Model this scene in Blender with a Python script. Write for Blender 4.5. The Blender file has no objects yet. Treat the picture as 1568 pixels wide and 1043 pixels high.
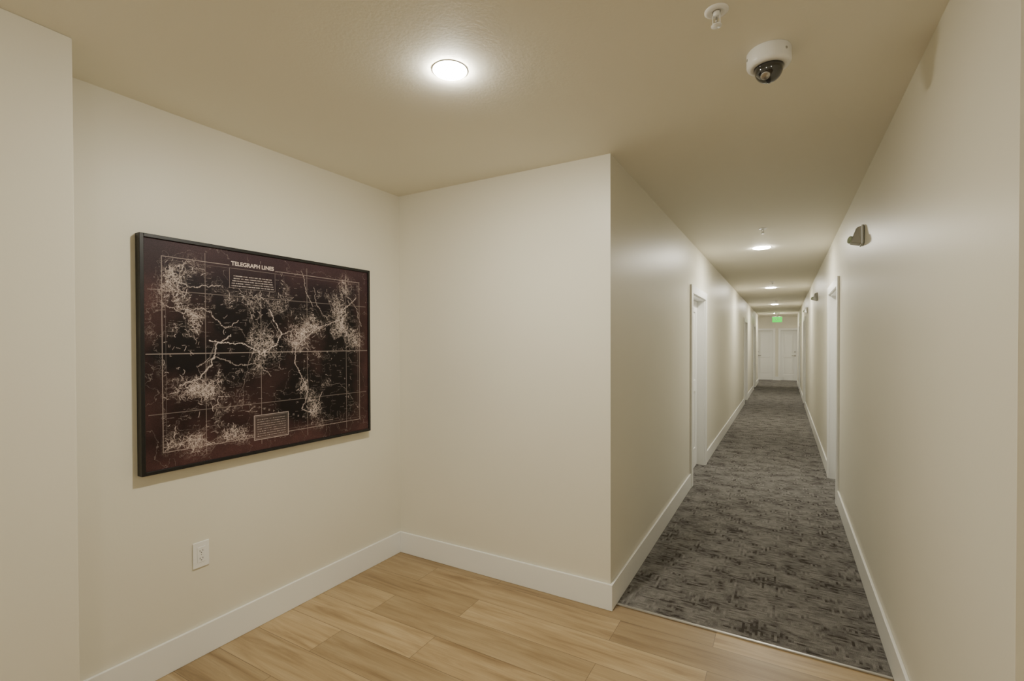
import bpy, bmesh, math, random
import numpy as np
from mathutils import Vector, Matrix
S=bpy.context.scene
COL=S.collection
random.seed(3)
# ------------------------------------------------------------------ constants (metres)
H=2.56; CAMH=1.5
XL=-2.41       # picture wall (at the inner corner)
XP=-2.14       # near left wall / pillar face
YP=0.70        # pillar end
YB=2.603       # back wall
XA=-0.843      # hallway left wall face
XR=0.444       # right wall face
YR=1.45        # right wall near end
YT=2.675       # carpet start
YE=20.5; YEND=22.0
BH=0.148; BT=0.014
DEL=math.radians(1.3)   # picture wall is very slightly out of square
ROTW=math.pi/2-DEL

# ------------------------------------------------------------------ materials
def newmat(name):
    m=bpy.data.materials.new(name); m.use_nodes=True
    nt=m.node_tree; b=nt.nodes['Principled BSDF']
    return m,nt,b
def N(nt,t,**k):
    n=nt.nodes.new(t)
    for a,v in k.items(): setattr(n,a,v)
    return n
def simple(name,col,rough=.5,metal=0,emit=None,es=0,noise=0.0,spec=.5):
    m,nt,b=newmat(name)
    b.inputs['Base Color'].default_value=(*col,1)
    b.inputs['Roughness'].default_value=rough
    b.inputs['Metallic'].default_value=metal
    b.inputs['Specular IOR Level'].default_value=spec
    if emit:
        b.inputs['Emission Color'].default_value=(*emit,1)
        b.inputs['Emission Strength'].default_value=es
    if noise>0:
        tc=N(nt,'ShaderNodeTexCoord'); no=N(nt,'ShaderNodeTexNoise')
        no.inputs['Scale'].default_value=60; no.inputs['Detail'].default_value=3
        nt.links.new(tc.outputs['Object'],no.inputs['Vector'])
        r=N(nt,'ShaderNodeMapRange'); r.inputs['To Min'].default_value=rough-noise; r.inputs['To Max'].default_value=rough+noise
        nt.links.new(no.outputs['Fac'],r.inputs['Value']); nt.links.new(r.outputs['Result'],b.inputs['Roughness'])
    return m
def paint(name,col,bump=.12,rough=.55):
    m,nt,b=newmat(name)
    tc=N(nt,'ShaderNodeTexCoord')
    no=N(nt,'ShaderNodeTexNoise'); no.inputs['Scale'].default_value=1.3; no.inputs['Detail'].default_value=2
    mx=N(nt,'ShaderNodeMixRGB'); mx.inputs['Color1'].default_value=(*[c*.97 for c in col],1); mx.inputs['Color2'].default_value=(*[min(1,c*1.03) for c in col],1)
    n2=N(nt,'ShaderNodeTexNoise'); n2.inputs['Scale'].default_value=90; n2.inputs['Detail'].default_value=4
    bp=N(nt,'ShaderNodeBump'); bp.inputs['Strength'].default_value=bump; bp.inputs['Distance'].default_value=.002
    L=nt.links.new
    L(tc.outputs['Object'],no.inputs['Vector']); L(tc.outputs['Object'],n2.inputs['Vector'])
    L(no.outputs['Fac'],mx.inputs['Fac']); L(mx.outputs['Color'],b.inputs['Base Color'])
    L(n2.outputs['Fac'],bp.inputs['Height']); L(bp.outputs['Normal'],b.inputs['Normal'])
    b.inputs['Roughness'].default_value=rough
    b.inputs['Specular IOR Level'].default_value=.4
    return m
M_wall=paint('wall_paint',(.76,.73,.62),rough=.42)
M_ceil=paint('ceiling_paint',(.85,.815,.70),.2,.7)
M_trim=simple('trim_white',(.86,.86,.83),.35,noise=.05)
M_door=simple('door_white',(.87,.87,.84),.4,noise=.05)
M_plastic=simple('white_plastic',(.86,.86,.84),.3,noise=.04)
M_black=simple('black_frame',(.004,.004,.005),.4,noise=.08)
M_dark=simple('dark_slot',(.02,.02,.02),.6)
M_metal=simple('satin_nickel',(.45,.43,.40),.35,1,noise=.06)
M_strip=simple('transition_metal',(.42,.40,.37),.35,1,noise=.06)
M_grey=simple('grey_housing',(.42,.42,.38),.3,noise=.05,metal=.3)
LC=(1,.95,.82)
M_lens1=simple('lamp_lens',(1,1,1),.5,emit=LC,es=760)
M_lens2=simple('lamp_lens_hall',(1,1,1),.5,emit=LC,es=380)
M_lens_fill=simple('fill_lens_end',(1,1,1),.5,emit=LC,es=200)  # emission for the added out-of-view lamps at the hall end
M_fill_globe=simple('fill_globe_opal',(1,1,1),.4,emit=LC,es=27)  # emission for the added globes behind the camera
M_green=simple('exit_green',(.01,.3,.04),.4,emit=(.01,1,.05),es=1.3)
M_led=simple('lens_clear',(.42,.50,.36),.15,noise=.03)

def wood():
    m,nt,b=newmat('oak_planks'); L=nt.links.new
    tc=N(nt,'ShaderNodeTexCoord')
    br=N(nt,'ShaderNodeTexBrick'); br.offset=.37; br.offset_frequency=2; br.squash=1
    br.inputs['Scale'].default_value=1; br.inputs['Brick Width'].default_value=1.25; br.inputs['Row Height'].default_value=.2
    br.inputs['Mortar Size'].default_value=.0013; br.inputs['Mortar Smooth'].default_value=.1; br.inputs['Bias'].default_value=0
    br.inputs['Color1'].default_value=(0,0,0,1); br.inputs['Color2'].default_value=(1,1,1,1); br.inputs['Mortar'].default_value=(.5,.5,.5,1)
    mp0=N(nt,'ShaderNodeMapping'); mp0.inputs['Location'].default_value=(.3,.07,0)
    L(tc.outputs['Object'],mp0.inputs['Vector']); L(mp0.outputs['Vector'],br.inputs['Vector'])
    cmb=N(nt,'ShaderNodeVectorMath',operation='MULTIPLY'); cmb.inputs[1].default_value=(7,13,5)
    L(br.outputs['Color'],cmb.inputs[0])
    mp=N(nt,'ShaderNodeMapping'); mp.inputs['Scale'].default_value=(1.2,13,1)
    add=N(nt,'ShaderNodeVectorMath',operation='ADD')
    L(tc.outputs['Object'],mp.inputs['Vector']); L(mp.outputs['Vector'],add.inputs[0]); L(cmb.outputs['Vector'],add.inputs[1])
    g=N(nt,'ShaderNodeTexNoise'); g.inputs['Scale'].default_value=1.4; g.inputs['Detail'].default_value=8; g.inputs['Roughness'].default_value=.58; g.inputs['Distortion'].default_value=.6
    L(add.outputs['Vector'],g.inputs['Vector'])
    mp2=N(nt,'ShaderNodeMapping'); mp2.inputs['Scale'].default_value=(5,170,1)
    L(tc.outputs['Object'],mp2.inputs['Vector'])
    g2=N(nt,'ShaderNodeTexNoise'); g2.inputs['Scale'].default_value=1; g2.inputs['Detail'].default_value=3
    L(mp2.outputs['Vector'],g2.inputs['Vector'])
    r=N(nt,'ShaderNodeValToRGB'); e=r.color_ramp.elements
    e[0].position=.28; e[0].color=(.25,.163,.078,1); e[1].position=.70; e[1].color=(.52,.395,.228,1)
    x=e.new(.47); x.color=(.41,.295,.157,1)
    L(g.outputs['Fac'],r.inputs['Fac'])
    pl=N(nt,'ShaderNodeMixRGB',blend_type='MULTIPLY'); pl.inputs['Fac'].default_value=1
    t=N(nt,'ShaderNodeMixRGB'); t.inputs['Color1'].default_value=(.68,.65,.61,1); t.inputs['Color2'].default_value=(1.2,1.2,1.2,1)
    L(br.outputs['Color'],t.inputs['Fac']); L(r.outputs['Color'],pl.inputs['Color1']); L(t.outputs['Color'],pl.inputs['Color2'])
    fg=N(nt,'ShaderNodeMixRGB',blend_type='MULTIPLY'); fg.inputs['Fac'].default_value=1
    mr=N(nt,'ShaderNodeMapRange'); mr.inputs['From Min'].default_value=.3; mr.inputs['From Max'].default_value=.6; mr.inputs['To Min'].default_value=.86; mr.inputs['To Max'].default_value=1
    L(g2.outputs['Fac'],mr.inputs['Value']); L(pl.outputs['Color'],fg.inputs['Color1']); L(mr.outputs['Result'],fg.inputs['Color2'])
    mo=N(nt,'ShaderNodeMixRGB'); mo.inputs['Color2'].default_value=(.10,.065,.035,1)
    ml=N(nt,'ShaderNodeMath',operation='MULTIPLY'); ml.inputs[1].default_value=.8
    L(br.outputs['Fac'],ml.inputs[0]); L(ml.outputs[0],mo.inputs['Fac']); L(fg.outputs['Color'],mo.inputs['Color1'])
    L(mo.outputs['Color'],b.inputs['Base Color'])
    b.inputs['Roughness'].default_value=.40
    bp=N(nt,'ShaderNodeBump'); bp.inputs['Strength'].default_value=.15; bp.inputs['Distance'].default_value=.001
    L(g2.outputs['Fac'],bp.inputs['Height']); L(bp.outputs['Normal'],b.inputs['Normal'])
    return m
M_wood=wood()
def carpet():
    m,nt,b=newmat('carpet_tile'); L=nt.links.new
    tc=N(nt,'ShaderNodeTexCoord')
    def setin(n,i,v):
        if isinstance(v,(int,float)): n.inputs[i].default_value=v
        else: L(v,n.inputs[i])
    def mth(op,*a):
        n=N(nt,'ShaderNodeMath',operation=op)
        for i,v in enumerate(a): setin(n,i,v)
        return n.outputs[0]
    sx=N(nt,'ShaderNodeSeparateXYZ'); L(tc.outputs['Object'],sx.inputs[0]); X,Y=sx.outputs[0],sx.outputs[1]
    def noise2(a,b_,detail=2):
        c=N(nt,'ShaderNodeCombineXYZ'); setin(c,0,a); setin(c,1,b_)
        n=N(nt,'ShaderNodeTexNoise'); n.inputs['Scale'].default_value=1; n.inputs['Detail'].default_value=detail
        L(c.outputs[0],n.inputs['Vector']); return n.outputs['Fac']
    rowY=mth('MULTIPLY',mth('FLOOR',mth('MULTIPLY',Y,80)),.83)
    colX=mth('MULTIPLY',mth('FLOOR',mth('MULTIPLY',X,80)),.83)
    a=noise2(mth('MULTIPLY',X,13),rowY,2)
    c=noise2(colX,mth('MULTIPLY',Y,13),2)
    sel=noise2(mth('MULTIPLY',mth('FLOOR',mth('MULTIPLY',X,40)),.24),mth('MULTIPLY',mth('FLOOR',mth('MULTIPLY',Y,40)),.24),1)
    big=noise2(mth('MULTIPLY',X,5),mth('MULTIPLY',Y,7),4)
    st=N(nt,'ShaderNodeMapRange'); st.inputs['From Min'].default_value=.52; st.inputs['From Max'].default_value=.55; L(sel,st.inputs['Value'])
    mx=N(nt,'ShaderNodeMixRGB'); L(st.outputs['Result'],mx.inputs['Fac']); L(a,mx.inputs['Color1']); L(c,mx.inputs['Color2'])
    s=mth('SUBTRACT',mth('MULTIPLY_ADD',big,.7,mx.outputs['Color']),.35)
    r=N(nt,'ShaderNodeValToRGB'); e=r.color_ramp.elements
    e[0].position=.32; e[0].color=(.055,.048,.043,1); e[1].position=.68; e[1].color=(.235,.225,.21,1)
    x=e.new(.42); x.color=(.130,.122,.113,1)
    L(s,r.inputs['Fac'])
    f=noise2(mth('MULTIPLY',X,240),mth('MULTIPLY',Y,240)); fr=N(nt,'ShaderNodeMapRange'); fr.inputs['From Min'].default_value=.3; fr.inputs['From Max'].default_value=.7; fr.inputs['To Min'].default_value=.65; fr.inputs['To Max'].default_value=1.3; L(f,fr.inputs['Value'])
    mu=N(nt,'ShaderNodeMixRGB',blend_type='MULTIPLY'); mu.inputs['Fac'].default_value=1; L(r.outputs['Color'],mu.inputs['Color1']); L(fr.outputs['Result'],mu.inputs['Color2'])
    L(mu.outputs['Color'],b.inputs['Base Color']); b.inputs['Roughness'].default_value=.95; b.inputs['Specular IOR Level'].default_value=.15
    bp=N(nt,'ShaderNodeBump'); bp.inputs['Strength'].default_value=.5; bp.inputs['Distance'].default_value=.004
    L(f,bp.inputs['Height']); L(bp.outputs['Normal'],b.inputs['Normal'])
    return m
M_carpet=carpet()
def glass():
    m,nt,b=newmat('smoked_dome'); b.inputs['Base Color'].default_value=(.02,.02,.02,1); b.inputs['Roughness'].default_value=.05
    b.inputs['Coat Weight'].default_value=1; return m
M_dome=glass()

# ------------------------------------------------------------------ mesh helpers
def obj(name,bm,mats,parent=None,mat4=None,smooth=False,bevel=0):
    me=bpy.data.meshes.new(name); 
    bmesh.ops.recalc_face_normals(bm,faces=bm.faces)
    bm.to_mesh(me); bm.free()
    if not isinstance(mats,(list,tuple)): mats=[mats]
    for m in mats: me.materials.append(m)
    o=bpy.data.objects.new(name,me); COL.objects.link(o)
    if smooth:
        for p in me.polygons: p.use_smooth=True
    if parent: o.parent=parent
    if mat4 is not None: o.matrix_local=mat4
    if bevel>0:
        md=o.modifiers.new('bevel','BEVEL'); md.width=bevel; md.segments=2; md.limit_method='ANGLE'
    return o
def addbox(bm,x0,x1,y0,y1,z0,z1,mi=0):
    vs=[bm.verts.new((x,y,z)) for z in(z0,z1) for y in(y0,y1) for x in(x0,x1)]
    for f in((0,1,3,2),(4,6,7,5),(0,4,5,1),(2,3,7,6),(0,2,6,4),(1,5,7,3)):
        fc=bm.faces.new([vs[i] for i in f]); fc.material_index=mi
def boxes(name,bl,mat,parent=None,bevel=0,mat4=None):
    bm=bmesh.new()
    for b in bl: addbox(bm,*b)
    return obj(name,bm,mat,parent,mat4,bevel=bevel)
def prism(name,poly,z0,z1,mat,bevel=0):
    bm=bmesh.new()
    a=[bm.verts.new((x,y,z0)) for x,y in poly]; b=[bm.verts.new((x,y,z1)) for x,y in poly]
    bm.faces.new(a); bm.faces.new(b[::-1]); n=len(poly)
    for i in range(n): bm.faces.new((a[i],a[(i+1)%n],b[(i+1)%n],b[i]))
    return obj(name,bm,mat,bevel=bevel)
def addlathe(bm,prof,seg=48,cx=0,cy=0,mi=0,z0=0,smooth=True):
    rings=[]
    for r,z in prof:
        if r<1e-6: rings.append([bm.verts.new((cx,cy,z+z0))])
        else: rings.append([bm.verts.new((cx+r*math.cos(2*math.pi*i/seg),cy+r*math.sin(2*math.pi*i/seg),z+z0)) for i in range(seg)])
    for a,b in zip(rings[:-1],rings[1:]):
        for i in range(seg):
            j=(i+1)%seg
            if len(a)==1 and len(b)==1: continue
            if len(a)==1: f=bm.faces.new((a[0],b[i],b[j]))
            elif len(b)==1: f=bm.faces.new((a[i],b[0],a[j]))
            else: f=bm.faces.new((a[i],b[i],b[j],a[j]))
            f.material_index=mi; f.smooth=smooth
def lathe(name,prof,mat,parent=None,loc=(0,0,0),seg=48,rot=None):
    bm=bmesh.new(); addlathe(bm,prof,seg)
    M=Matrix.Translation(loc)
    if rot: M=M@rot
    o=obj(name,bm,mat,parent,M)
    return o
def empty(name,loc=(0,0,0),rz=0):
    e=bpy.data.objects.new(name,None); COL.objects.link(e); e.empty_display_size=.1
    e.location=loc; e.rotation_euler=(0,0,rz); return e

# ------------------------------------------------------------------ shell
WT=.14
OPEN_W=.97; OPEN_H=2.035
LEFT_D=[5.79,13.5,17.7]
RIGHT_D=[5.84,13.5,17.7]
def wall_along_y(name,xa,xb,y0,y1,ds):
    bl=[]; y=y0
    for c in ds:
        a=c-OPEN_W/2; b=c+OPEN_W/2
        bl.append((xa,xb,y,a,0,H)); bl.append((xa,xb,a,b,OPEN_H,H)); y=b
    bl.append((xa,xb,y,y1,0,H))
    return boxes(name,bl,M_wall)
XL2=XL-(YB-YP)*math.tan(DEL)
boxes('floor',[(-3.2,2.8,-3.1,YT,-.1,0)],M_wood)
boxes('floor_carpet',[(-3.2,2.8,YT,YEND+.1,-.1,.004)],M_carpet)
boxes('ceiling',[(-3.2,2.8,-3.1,YEND+.1,H,H+.1)],M_ceil)
prism('wall_left',[(XL,YB),(XL2,YP),(XL2-.12,YP),(XL-.12,YB)],0,H,M_wall)
boxes('wall_left_near',[(XL2-.12,XP,-3,YP,0,H)],M_wall,bevel=.004)
boxes('wall_back',[(XL-.12,XA-WT,YB,YB+.12,0,H)],M_wall)
wall_along_y('wall_hall_left',XA-WT,XA,YB,YE,LEFT_D)
wall_along_y('wall_right',XR,XR+WT,YR,YE,RIGHT_D)
boxes('wall_right_return',[(XR+WT,2.6,YR,YR+.12,0,H)],M_wall)
boxes('wall_right_lobby',[(2.6,2.72,-3,YR+.12,0,H)],M_wall)
boxes('wall_rear',[(XL-.12,2.72,-3.1,-3,0,H)],M_wall)
boxes('wall_end_left',[(-3.1,XA-WT,YE-.12,YE,0,H),(-3.1,-3.0,YE,YEND,0,H)],M_wall)
boxes('wall_end_right',[(XR+WT,2.7,YE-.12,YE,0,H),(2.6,2.7,YE,YEND,0,H)],M_wall)
ED=[(-.68,.60),(.185,.56)]
EO=2.03
bl=[];x=-3.1
for c,w in ED:
    a=c-w/2-.02;b=c+w/2+.02
    bl.append((x,a,YEND,YEND+.12,0,H)); bl.append((a,b,YEND,YEND+.12,EO,H)); x=b
bl.append((x,2.7,YEND,YEND+.12,0,H))
boxes('wall_end',bl,M_wall)

# baseboards
def bboard(name,bl):
    return boxes(name,bl,M_trim,bevel=.003)
prism('baseboard_left',[(XL,YB),(XL2,YP),(XL2+BT,YP),(XL+BT,YB)],0,BH,M_trim,.003)
bboard('baseboard_left_near',[(XP,XP+BT,-3,YP+BT,0,BH),(XL2+BT,XP,YP,YP+BT,0,BH)])
bboard('baseboard_back',[(XL+BT,XA+BT,YB-BT,YB,0,BH)])
CW=.085
def bb_y(name,x0,x1,y0,y1,ds):
    bl=[];y=y0
    for c in ds:
        bl.append((x0,x1,y,c-OPEN_W/2-CW+.01,.002,BH)); y=c+OPEN_W/2+CW-.01
    bl.append((x0,x1,y,y1,.002,BH)); bboard(name,bl)
bb_y('baseboard_hall_left',XA,XA+BT,YB,YE,LEFT_D)
bb_y('baseboard_right',XR-BT,XR,YR-BT,YE,RIGHT_D)
bboard('baseboard_right_return',[(XR,2.6,YR-BT,YR,0,BH)])
bboard('baseboard_rear',[(XP,2.6,-3,-3+BT,0,BH)])
bboard('baseboard_end',[(-3,ED[0][0]-ED[0][1]/2-.08,YEND-BT,YEND,.002,BH),(ED[0][0]+ED[0][1]/2+.08,ED[1][0]-ED[1][1]/2-.08,YEND-BT,YEND,.002,BH),(ED[1][0]+ED[1][1]/2+.08,2.6,YEND-BT,YEND,.002,BH)])
boxes('trim_1',[(XA+.0145,XR-.0145,YT-.009,YT+.009,.0,.0075)],M_strip,bevel=.003)

# ------------------------------------------------------------------ doors
def door(n,loc,rz,w,h,handle=1,cw=CW):
    e=empty('door_%d'%n,loc,rz)
    boxes('casing',[(-w/2-cw,-w/2+.008,-.02,0,.004,h-.008+cw),(w/2-.008,w/2+cw,-.02,0,.004,h-.008+cw),(-w/2+.008,w/2-.008,-.02,0,h-.008,h-.008+cw)],M_trim,e,bevel=.003)
    boxes('jamb',[(-w/2,-w/2+.02,0,.13,.004,h),(w/2-.02,w/2,0,.13,.004,h),(-w/2+.02,w/2-.02,0,.13,h-.02,h)],M_trim,e,bevel=.001)
    lw=w/2-.023; y0=.085
    st=.11*min(1,w/.8)
    bl=[(-lw,lw,y0+.01,y0+.04,.012,h-.024)]
    bl+=[(-lw,-lw+st,y0,y0+.011,.012,h-.024),(lw-st,lw,y0,y0+.011,.012,h-.024)]
    for z0,z1 in((.012,.24),(.92,1.06),(h-.16,h-.024)): bl.append((-lw+st,lw-st,y0,y0+.011,z0,z1))
    for z0,z1 in((.29,.87),(1.11,h-.21)): bl.append((-lw+st+.05,lw-st-.05,y0+.004,y0+.011,z0,z1))
    boxes('leaf',bl,M_door,e,bevel=.003)
    hx=handle*(lw-.065)
    lathe('rose',[(0,.008),(.027,.008),(.03,.004),(.03,0)],M_metal,e,(hx,y0,1.0),24,Matrix.Rotation(math.pi/2,4,'X'))
    boxes('lever',[(hx-.008,hx+.008,y0-.05,y0-.006,.992,1.008),(min(hx-handle*.115,hx+handle*.008),max(hx-handle*.115,hx+handle*.008),y0-.056,y0-.044,.990,1.010)],M_metal,e,bevel=.004)
    lathe('deadbolt',[(0,.018),(.022,.018),(.028,.01),(.028,0)],M_metal,e,(hx,y0,1.15),24,Matrix.Rotation(math.pi/2,4,'X'))
n=1
for c in LEFT_D:
    door(n,(XA,c,0),math.pi/2,OPEN_W,OPEN_H,-1); n+=1
for c in RIGHT_D:
    door(n,(XR,c,0),-math.pi/2,OPEN_W,OPEN_H,1); n+=1
for i,(c,w) in enumerate(ED):
    door(n,(c,YEND,0),0,w+.04,EO,-1 if i==0 else 1,cw=.07); n+=1

# ------------------------------------------------------------------ downlights, plus added unseen fill lamps
def downlight(x,y,r,lens):
    e=empty('recessed_ceiling_light',(x,y,H))
    lathe('trim_ring',[(r+.005,0),(r+.004,-.002),(r+.001,-.002),(r,-.0015)],M_plastic,e,(0,0,0),64)
    lathe('lens',[(r,-.0015),(r*.97,-.005),(r*.85,-.009),(r*.6,-.012),(r*.3,-.0135),(0,-.014)],lens,e,(0,0,0),64)
    return e
downlight(-1.127,1.505,.064,M_lens1)
for y in(6.0,10.4,14.9,19.4): downlight(-.215,y,.088,M_lens2)
downlight(-2.2,21.25,.09,M_lens_fill); downlight(1.8,21.25,.09,M_lens_fill)  # added lamps, out of view, to brighten the hall end
def fill_globe(x,y):  # invented hanging globe, unseen behind the camera, added to lift the ceiling brightness
    e=empty('added_fill_globe',(x,y,H))
    lathe('canopy',[(.06,0),(.06,-.015),(.05,-.022),(.008,-.024),(.008,-.20),(.035,-.205),(.04,-.235)],M_metal,e,seg=32)
    pr=[(.16*math.sin(a),-.37+.16*math.cos(a)) for a in [math.radians(14)+ (math.pi-math.radians(14))*i/20 for i in range(21)]]
    pr[-1]=(0,pr[-1][1])
    lathe('globe',pr,M_fill_globe,e,seg=48)
fill_globe(-1.1,-1.5); fill_globe(1.2,-1.2)

# ------------------------------------------------------------------ sprinklers
def sprinkler(x,y):
    e=empty('fire_sprinkler',(x,y,H))
    lathe('escutcheon',[(.036,0),(.036,-.003),(.029,-.007),(.022,-.007),(.020,-.003),(.012,-.003)],M_plastic,e,seg=40)
    lathe('body',[(.010,-.002),(.010,-.014),(.008,-.018),(0,-.018)],M_plastic,e,seg=24)
    boxes('frame_arms',[(-.012,-.009,-.003,.003,-.040,-.012),(.009,.012,-.003,.003,-.040,-.012),(-.012,.012,-.003,.003,-.042,-.038),(-.012,.012,-.003,.003,-.016,-.012)],M_plastic,e,bevel=.001)
    lathe('bulb',[(0,-.018),(.003,-.021),(.003,-.035),(0,-.038)],M_metal,e,seg=12)
    bm=bmesh.new()
    addlathe(bm,[(0,-.042),(.006,-.042),(.006,-.046),(.016,-.047),(.016,-.049),(0,-.049)],24)
    obj('deflector',bm,M_plastic,e)
sprinkler(-.189,1.66)
for y in(5.0,9.4,13.8): sprinkler(-.17,y)

# ------------------------------------------------------------------ dome camera
e=empty('dome_security_camera',(-.050,1.985,H))
lathe('housing',[(.070,0),(.073,-.004),(.073,-.046),(.070,-.053),(.064,-.058),(.050,-.060),(.047,-.056)],M_plastic,e,seg=64)
pr=[(.047,-.054)]+[(.047*math.cos(a),-.066-.046*math.sin(a)) for a in [math.pi/2*i/10 for i in range(0,10)]]+[(0,-.112)]
lathe('dome',pr,M_dome,e,seg=48)
for a in(20,140,260):
    r=math.radians(a-60)
    lathe('screw',[(0,.002),(.004,.002),(.005,0)],M_metal,e,(.0725*math.cos(r),.0725*math.sin(r),-.026),12,Matrix.Rotation(r,4,'Z')@Matrix.Rotation(math.pi/2,4,'Y'))
lathe('camera_eye',[(0,.004),(.012,.004),(.016,0)],M_metal,e,(-.010,-.030,-.100),24,Matrix.Rotation(math.radians(150),4,'X'))

# ------------------------------------------------------------------ wall strobes
def strobe(y,z):
    e=empty('fire_alarm_strobe',(XR-.002,y,z),-math.pi/2)
    boxes('backplate',[(-.055,.055,-.014,0,-.062,.062)],M_grey,e,bevel=.004)
    bm=bmesh.new()
    P=[(-.048,-.012,-.058),(.048,-.012,-.058),(.048,-.012,.058),(-.048,-.012,.058),
       (-.036,-.070,-.046),(.036,-.070,-.046),(.030,-.036,.052),(-.030,-.036,.052)]
    v=[bm.verts.new(p) for p in P]
    for f in((0,1,2,3),(4,7,6,5),(0,4,5,1),(3,2,6,7),(0,3,7,4),(1,5,6,2)): bm.faces.new([v[i] for i in f])
    obj('body',bm,M_grey,e,bevel=.006)
    lathe('lens',[(.024,0),(.024,.010),(.018,.018),(0,.022)],M_led,e,(0,-.062,-.022),28,Matrix.Rotation(math.radians(90-18),4,'X'))
    boxes('grille',[(-.022,.022,-.0475+.003*i,-.0415+.003*i,.004+.011*i,.008+.011*i) for i in range(4)],M_dark,e)
strobe(3.80,2.19); strobe(8.6,2.20); strobe(12.0,2.20)

# ------------------------------------------------------------------ exit sign
e=empty('exit_sign',(-.2,19.3,H))
boxes('canopy',[(-.08,.08,-.02,.02,-.02,0),(-.012,.012,-.012,.012,-.135,-.02)],M_plastic,e,bevel=.003)
boxes('housing',[(-.155,.155,-.012,.022,-.325,-.13)],M_plastic,e,bevel=.003)
boxes('face',[(-.150,.150,-.015,-.012,-.320,-.135)],M_green,e)
cu=bpy.data.curves.new('letters','FONT'); cu.body='EXIT'; cu.size=.11; cu.align_x='CENTER'; cu.align_y='CENTER'; cu.extrude=.001
cu.materials.append(M_plastic); o=bpy.data.objects.new('letters',cu); COL.objects.link(o); o.parent=e; o.location=(0,-.017,-.227); o.rotation_euler=(math.pi/2,0,0)

# ------------------------------------------------------------------ picture-wall coordinates
sa,ca=.4935,.8697
wx,wy=math.sin(DEL),math.cos(DEL); nx_,ny_=math.cos(DEL),-math.sin(DEL)
def wallpt(x,y,off):
    """point on a plane parallel to the picture wall: (distance along wall from inner corner, height)"""
    u=(x-784)/733.; v=(526.5-y)/733.
    rx=ca*u-sa; ry=sa*u+ca
    px0=XL+nx_*off; py0=YB+ny_*off
    det=rx*(-wy)+wx*ry
    k=(px0*(-wy)+wx*py0)/det
    s=((k*rx-px0)*wx+(k*ry-py0)*wy)
    return s,CAMH+k*v
def onwall(s): return (XL+wx*s,YB+wy*s)

# ------------------------------------------------------------------ outlet
so,zo=wallpt(305,849,.005); ox_,oy_=onwall(so)
e=empty('wall_outlet',(ox_+.0005,oy_,zo),ROTW)
boxes('plate',[(-.037,.037,-.006,0,-.062,.062)],M_plastic,e,bevel=.003)
boxes('insert',[(-.018,.018,-.008,-.005,-.036,.036)],M_plastic,e,bevel=.001)
sl=[]
for s in(-.018,.018):
    sl+=[(-.0075,-.0055,-.0085,-.0078,s-.003,s+.005),(.0055,.0075,-.0085,-.0078,s-.003,s+.005),(-.002,.002,-.0085,-.0078,s-.010,s-.006)]
sl+=[(-.0015,.0015,-.0085,-.0078,-.0015,.0015)]
boxes('slots',sl,M_dark,e)

# ------------------------------------------------------------------ framed map
FD=.042; RIM=.016
s0,za=wallpt(215,353,FD); s0b,zb=wallpt(215,728,FD); s1,zc=wallpt(567,415,FD); s1b,zd=wallpt(567,660.5,FD)
Z1=(za+zc)/2; Z0=(zb+zd)/2
cx_,cy_=onwall((s0+s1)/2)
e=empty('framed_map',(cx_+.0005,cy_,(Z0+Z1)/2),ROTW)
w=(s1-s0)/2; h=(Z1-Z0)/2
boxes('frame',[(-w,-w+RIM,-FD,0,-h,h),(w-RIM,w,-FD,0,-h,h),(-w+RIM,w-RIM,-FD,0,-h,-h+RIM),(-w+RIM,w-RIM,-FD,0,h-RIM,h)],M_black,e,bevel=.0015)
boxes('backing',[(-w+RIM,w-RIM,-FD+.010,-.004,-h+RIM,h-RIM)],M_black,e)
aw=w-RIM; ah=h-RIM
GW,GH=840,660
rng=np.random.default_rng(11)
def vn(nx,ny):
    g=rng.random((ny+2,nx+2)); yy=np.linspace(0,ny,GH)[:,None]*np.ones((1,GW)); xx=np.linspace(0,nx,GW)[None,:]*np.ones((GH,1))
    yi=yy.astype(int); xi=xx.astype(int); fy=yy-yi; fx=xx-xi; fy=fy*fy*(3-2*fy); fx=fx*fx*(3-2*fx)
    return (g[yi,xi]*(1-fx)+g[yi,xi+1]*fx)*(1-fy)+(g[yi+1,xi]*(1-fx)+g[yi+1,xi+1]*fx)*fy
def fb(n,o=4):
    s=0;a=1;t=0
    for i in range(o): s=s+a*vn(n*2**i,int(n*.8)*2**i); t+=a; a*=.55
    return s/t
def px(x,y):
    s,z=wallpt(x,y,FD-.01)
    return ((s-s0-RIM)/(2*aw)*GW,(z-(Z0+RIM))/(2*ah)*GH)
yy,xx=np.mgrid[0:GH,0:GW]
SPOTS=((300,560,22,1.2),(318,575,14,.9),(285,535,22,.6),(345,500,20,.8),(330,520,14,.6),(262,435,20,.6),(290,415,16,.55),(310,430,16,.35),(415,490,20,.6),(425,510,12,.7),(462,520,18,1.1),(478,500,14,.9),(520,490,20,1.1),(512,510,16,.8),(545,520,14,.6),(470,595,12,1.0),(475,640,12,.5),(480,620,12,.6),
 (300,678,14,.9),(330,672,12,.7),(365,668,14,.6),(340,610,16,.6),(370,625,12,.5),(380,555,20,.6),(450,455,18,.5),(440,430,14,.3),(500,450,16,.5),(528,435,12,1.1),(265,610,12,.6),(262,640,10,.5),(262,680,12,.4),(345,640,18,.6),(330,455,20,.4),(530,570,14,.5),(390,465,18,.4),(250,500,16,.5),(540,610,12,.45),(430,560,12,.4),(500,590,12,.35),(270,560,14,.5),(310,600,14,.4),(380,520,22,.4),(300,480,22,.5),(260,470,16,.5),(550,450,12,.35),(495,540,14,.5),(415,530,14,.4),(490,645,10,.4))
D=np.zeros((GH,GW))
for x,y,s,a in SPOTS:
    gx,gy=px(x,y); s2=s*2.0
    D+=a*np.exp(-((xx-gx)**2+(yy-gy)**2)/(2*s2*s2))
D=np.tanh(D*1.0)
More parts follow.
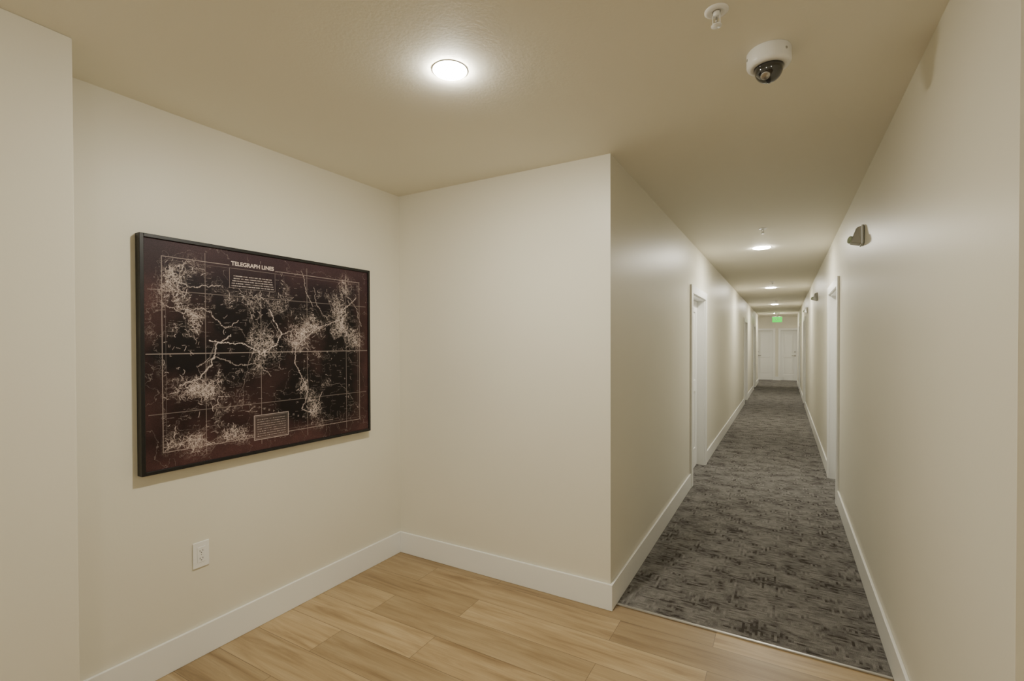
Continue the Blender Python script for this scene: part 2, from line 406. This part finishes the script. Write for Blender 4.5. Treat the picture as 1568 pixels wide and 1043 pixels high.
land=fb(12,5)
D=D*np.clip((land-.40)*5,.08,1.35)
D=np.clip(D,0,1.2)
ink=np.zeros((GH,GW))
for n_,wd,am in((18,.009,.9),(34,.018,.95),(60,.030,.85),(110,.05,.6)):
    f=fb(n_,3); r=np.clip(1-np.abs(f-.5)/wd,0,1); ink=np.maximum(ink,am*r*np.clip(D*1.6-.12,0,1))
glow=np.clip(D-.5,0,1)*.35*fb(60,3)*1.6
ink=np.maximum(ink,glow)
c=np.clip(1-np.abs(land-.47)/.006,0,1); ink=np.maximum(ink,c*.30)
MG=44
def stroke(p,ang,n,wob,val):
    x,y=p
    for i in range(n):
        xi,yi=int(x),int(y)
        if MG<xi<GW-MG and MG<yi<GH-MG: ink[yi,xi]=max(ink[yi,xi],val)
        ang+=rng.normal(0,wob); x+=math.cos(ang); y+=math.sin(ang)
Pd=(D**1.7).ravel(); Pd/=Pd.sum()
for k in rng.choice(GW*GH,1900,p=Pd):
    stroke((k%GW,k//GW),rng.random()*6.28,int(rng.integers(4,20)),.30,.5+.5*rng.random())
for k in rng.choice(GW*GH,620):
    x0=k%GW;y0=k//GW
    for i in range(int(rng.integers(6,22))):
        if rng.random()<.65: stroke((x0+i*1.0,y0),1.57,2,0,.4)
for (ax,ay,bx,by,nn) in((388,623,470,640,11),(250,470,262,560,6),(500,540,540,600,6)):
    for i in range(nn):
        gx,gy=px(ax+(bx-ax)*i/nn,ay+(by-ay)*i/nn); gx=int(gx);gy=int(gy)
        ink[gy:gy+7,gx]=.6; ink[gy+int(rng.integers(0,6)),gx:gx+5]=.6
        if rng.random()<.6: ink[gy:gy+7,gx+4]=.5
def poly(pts,val,wd=1,jit=1.8):
    q=[px(*p) for p in pts]; ox=oy=0
    for (ax,ay),(bx,by) in zip(q[:-1],q[1:]):
        n=int(math.hypot(bx-ax,by-ay))+1
        for i in range(n):
            t=i/n; ox=ox*.95+rng.normal(0,jit*.5); oy=oy*.95+rng.normal(0,jit*.5)
            x=int(ax+(bx-ax)*t+ox); y=int(ay+(by-ay)*t+oy)
            for dx in range(wd):
                for dy in range(wd):
                    if 0<=x+dx<GW and 0<=y+dy<GH: ink[y+dy,x+dx]=max(ink[y+dy,x+dx],val*(.75+.25*rng.random()))
poly([(320,520),(345,527),(372,526),(398,541),(420,528),(430,512),(420,490),(412,470)],.95,2)
poly([(250,465),(280,480),(310,470),(345,500),(365,490)],.6,2)
poly([(470,515),(455,530),(448,552),(462,575),(470,600),(462,625),(478,632),(492,600)],.75,2)
poly([(470,515),(490,500),(515,492),(530,470),(545,455)],.8,2)
poly([(430,512),(450,505),(470,515)],.7,2)
poly([(300,560),(330,545),(360,560),(390,556),(415,575)],.5,2)
poly([(275,590),(300,580),(322,560),(330,530),(350,510)],.7,3)
poly([(462,415),(466,440),(480,470)],.5,2); poly([(480,440),(486,470),(500,490)],.5,2)
poly([(285,400),(270,430),(300,440),(340,438)],.65,2)
poly([(530,425),(528,450),(545,470),(552,500)],.5,2)
poly([(250,690),(290,672),(330,680),(370,665),(385,668)],.6,2)
for a_ in range(80):
    x,y,s,a=SPOTS[int(rng.integers(len(SPOTS)))]; x2,y2,_,_=SPOTS[int(rng.integers(len(SPOTS)))]
    if abs(x-x2)+abs(y-y2)<110: poly([(x,y),((x+x2)/2+rng.normal(0,6),(y+y2)/2+rng.normal(0,6)),(x2,y2)],.5,1,1.1)
def rect(x0,y0,x1,y1,val,t=2,fill=None):
    x0,x1,y0,y1=int(x0),int(x1),int(y0),int(y1)
    if fill is not None: ink[y0:y1,x0:x1]=fill
    ink[y0:y0+t,x0:x1]=val; ink[y1-t:y1,x0:x1]=val; ink[y0:y1,x0:x0+t]=val; ink[y0:y1,x1-t:x1]=val
rect(46,46,GW-46,GH-46,.45,2); rect(56,56,GW-56,GH-56,.2,1)
for fx in(.20,.42,.64,.86):
    c=int(GW*fx); ink[20:GH-20,c:c+2]=np.maximum(ink[20:GH-20,c:c+2],.28)
for fy in(.24,.78):
    c=int(GH*fy); ink[c:c+2,10:GW-10]=np.maximum(ink[c:c+2,10:GW-10],.28)
c=int(GH*.5); ink[c:c+3,4:GW-4]=np.maximum(ink[c:c+3,4:GW-4],.38)
a=px(352,402); b=px(422,444)
tx0,tx1=a[0],b[0]; ty1=px(386,401)[1]; ty0=px(386,443)[1]
ink[int(ty0):int(ty1),int(tx0):int(tx1)]*=.10
rect(tx0,ty0,tx1,ty1-27,.4,1)
for i in range(5):
    y=int(ty0+6+i*8)
    if y<ty1-32:
        for x in range(int(tx0)+6+i*2,int(tx1)-6-i*2):
            if rng.random()<.65: ink[y:y+3,x]=.7
lx0=px(388,650)[0]; lx1=px(441,650)[0]; ly0=px(414,669)[1]; ly1=px(414,632)[1]
rect(lx0,ly0,lx1,ly1,.7,2,.08); rect(lx0+5,ly0+5,lx1-5,ly1-5,.4,1)
for i in range(8):
    y=int(ly0+11+i*8)
    if y<ly1-8:
        for x in range(int(lx0)+12,int(lx1)-12):
            if rng.random()<.6: ink[y:y+2,x]=.6
base=fb(5,5); edge=np.minimum(np.minimum(xx,GW-xx),np.minimum(yy,GH-yy))/100.; edge=np.clip(1-edge,0,1)
warm=np.clip((base-.47)*1.5+edge*.75+.15*D,0,1)[...,None]
c0=np.array([.0045,.0024,.0032]); c1=np.array([.070,.031,.030])
rgb=c0*(1-warm)+c1*warm
top=np.clip((yy/GH-.70)*3,0,1)[...,None]*.6; rgb=rgb*(1-top)+np.array([.046,.029,.042])*top
rgb*= (.6+.8*rng.random((GH,GW)))[...,None]
k=(np.clip(ink,0,1)[...,None]**1.15)*.95
rgb=rgb*(1-k)+np.array([.74,.62,.57])*k
me=bpy.data.meshes.new('map_print')
X=np.linspace(-aw,aw,GW); Z=np.linspace(-ah,ah,GH)
co=np.zeros((GH,GW,3)); co[...,0]=X[None,:]; co[...,1]=-FD+.008; co[...,2]=Z[:,None]
ii=np.arange(GH*GW).reshape(GH,GW)
fa=np.stack([ii[:-1,:-1],ii[:-1,1:],ii[1:,1:],ii[1:,:-1]],-1).reshape(-1,4)
me.vertices.add(GH*GW); me.vertices.foreach_set('co',co.ravel())
me.loops.add(fa.size); me.loops.foreach_set('vertex_index',fa.ravel().astype(np.int32))
me.polygons.add(len(fa)); me.polygons.foreach_set('loop_start',np.arange(0,fa.size,4,dtype=np.int32)); me.polygons.foreach_set('loop_total',np.full(len(fa),4,dtype=np.int32))
me.update(); me.validate()
at=me.color_attributes.new('ink','FLOAT_COLOR','POINT')
rg=np.ones((GH*GW,4),dtype=np.float32); rg[:,:3]=rgb.reshape(-1,3); at.data.foreach_set('color',rg.ravel())
m,nt,b=newmat('map_print_ink'); an=N(nt,'ShaderNodeAttribute',attribute_name='ink')
nt.links.new(an.outputs['Color'],b.inputs['Base Color']); b.inputs['Roughness'].default_value=.5; b.inputs['Specular IOR Level'].default_value=.25
me.materials.append(m)
o=bpy.data.objects.new('map_print',me); COL.objects.link(o); o.parent=e
M_ink=simple('title_ink',(.66,.55,.50),.6)
cu=bpy.data.curves.new('title','FONT'); cu.body='TELEGRAPH LINES'; cu.align_x='CENTER'; cu.align_y='CENTER'; cu.size=.028; cu.offset=.0008; cu.extrude=.0003
cu.materials.append(M_ink); o=bpy.data.objects.new('title',cu); COL.objects.link(o); o.parent=e
o.location=(((tx0+tx1)/2/GW-.5)*2*aw,-FD+.0072,((ty1-13)/GH-.5)*2*ah); o.rotation_euler=(math.pi/2,0,0)

# ------------------------------------------------------------------ world + camera
wd=bpy.data.worlds.new('world'); S.world=wd; wd.use_nodes=True
wd.node_tree.nodes['Background'].inputs['Color'].default_value=(1,.93,.8,1); wd.node_tree.nodes['Background'].inputs['Strength'].default_value=.3
cd=bpy.data.cameras.new('camera'); cam=bpy.data.objects.new('camera',cd); COL.objects.link(cam); S.camera=cam
cd.sensor_width=36; cd.sensor_fit='HORIZONTAL'; cd.lens=733/1568*36; cd.clip_start=.02; cd.clip_end=100
yaw=math.radians(29.57); pitch=math.radians(-.6); roll=math.radians(.15)
F=Vector((-math.sin(yaw)*math.cos(pitch),math.cos(yaw)*math.cos(pitch),math.sin(pitch)))
R=Vector((math.cos(yaw),math.sin(yaw),0)); U=R.cross(F)
U2=U*math.cos(roll)+R*math.sin(roll); R2=F.cross(U2)
mt=Matrix((R2,U2,-F)).transposed().to_4x4(); mt.translation=(0,0,CAMH); cam.matrix_world=mt
cd.shift_y=12.7/1568
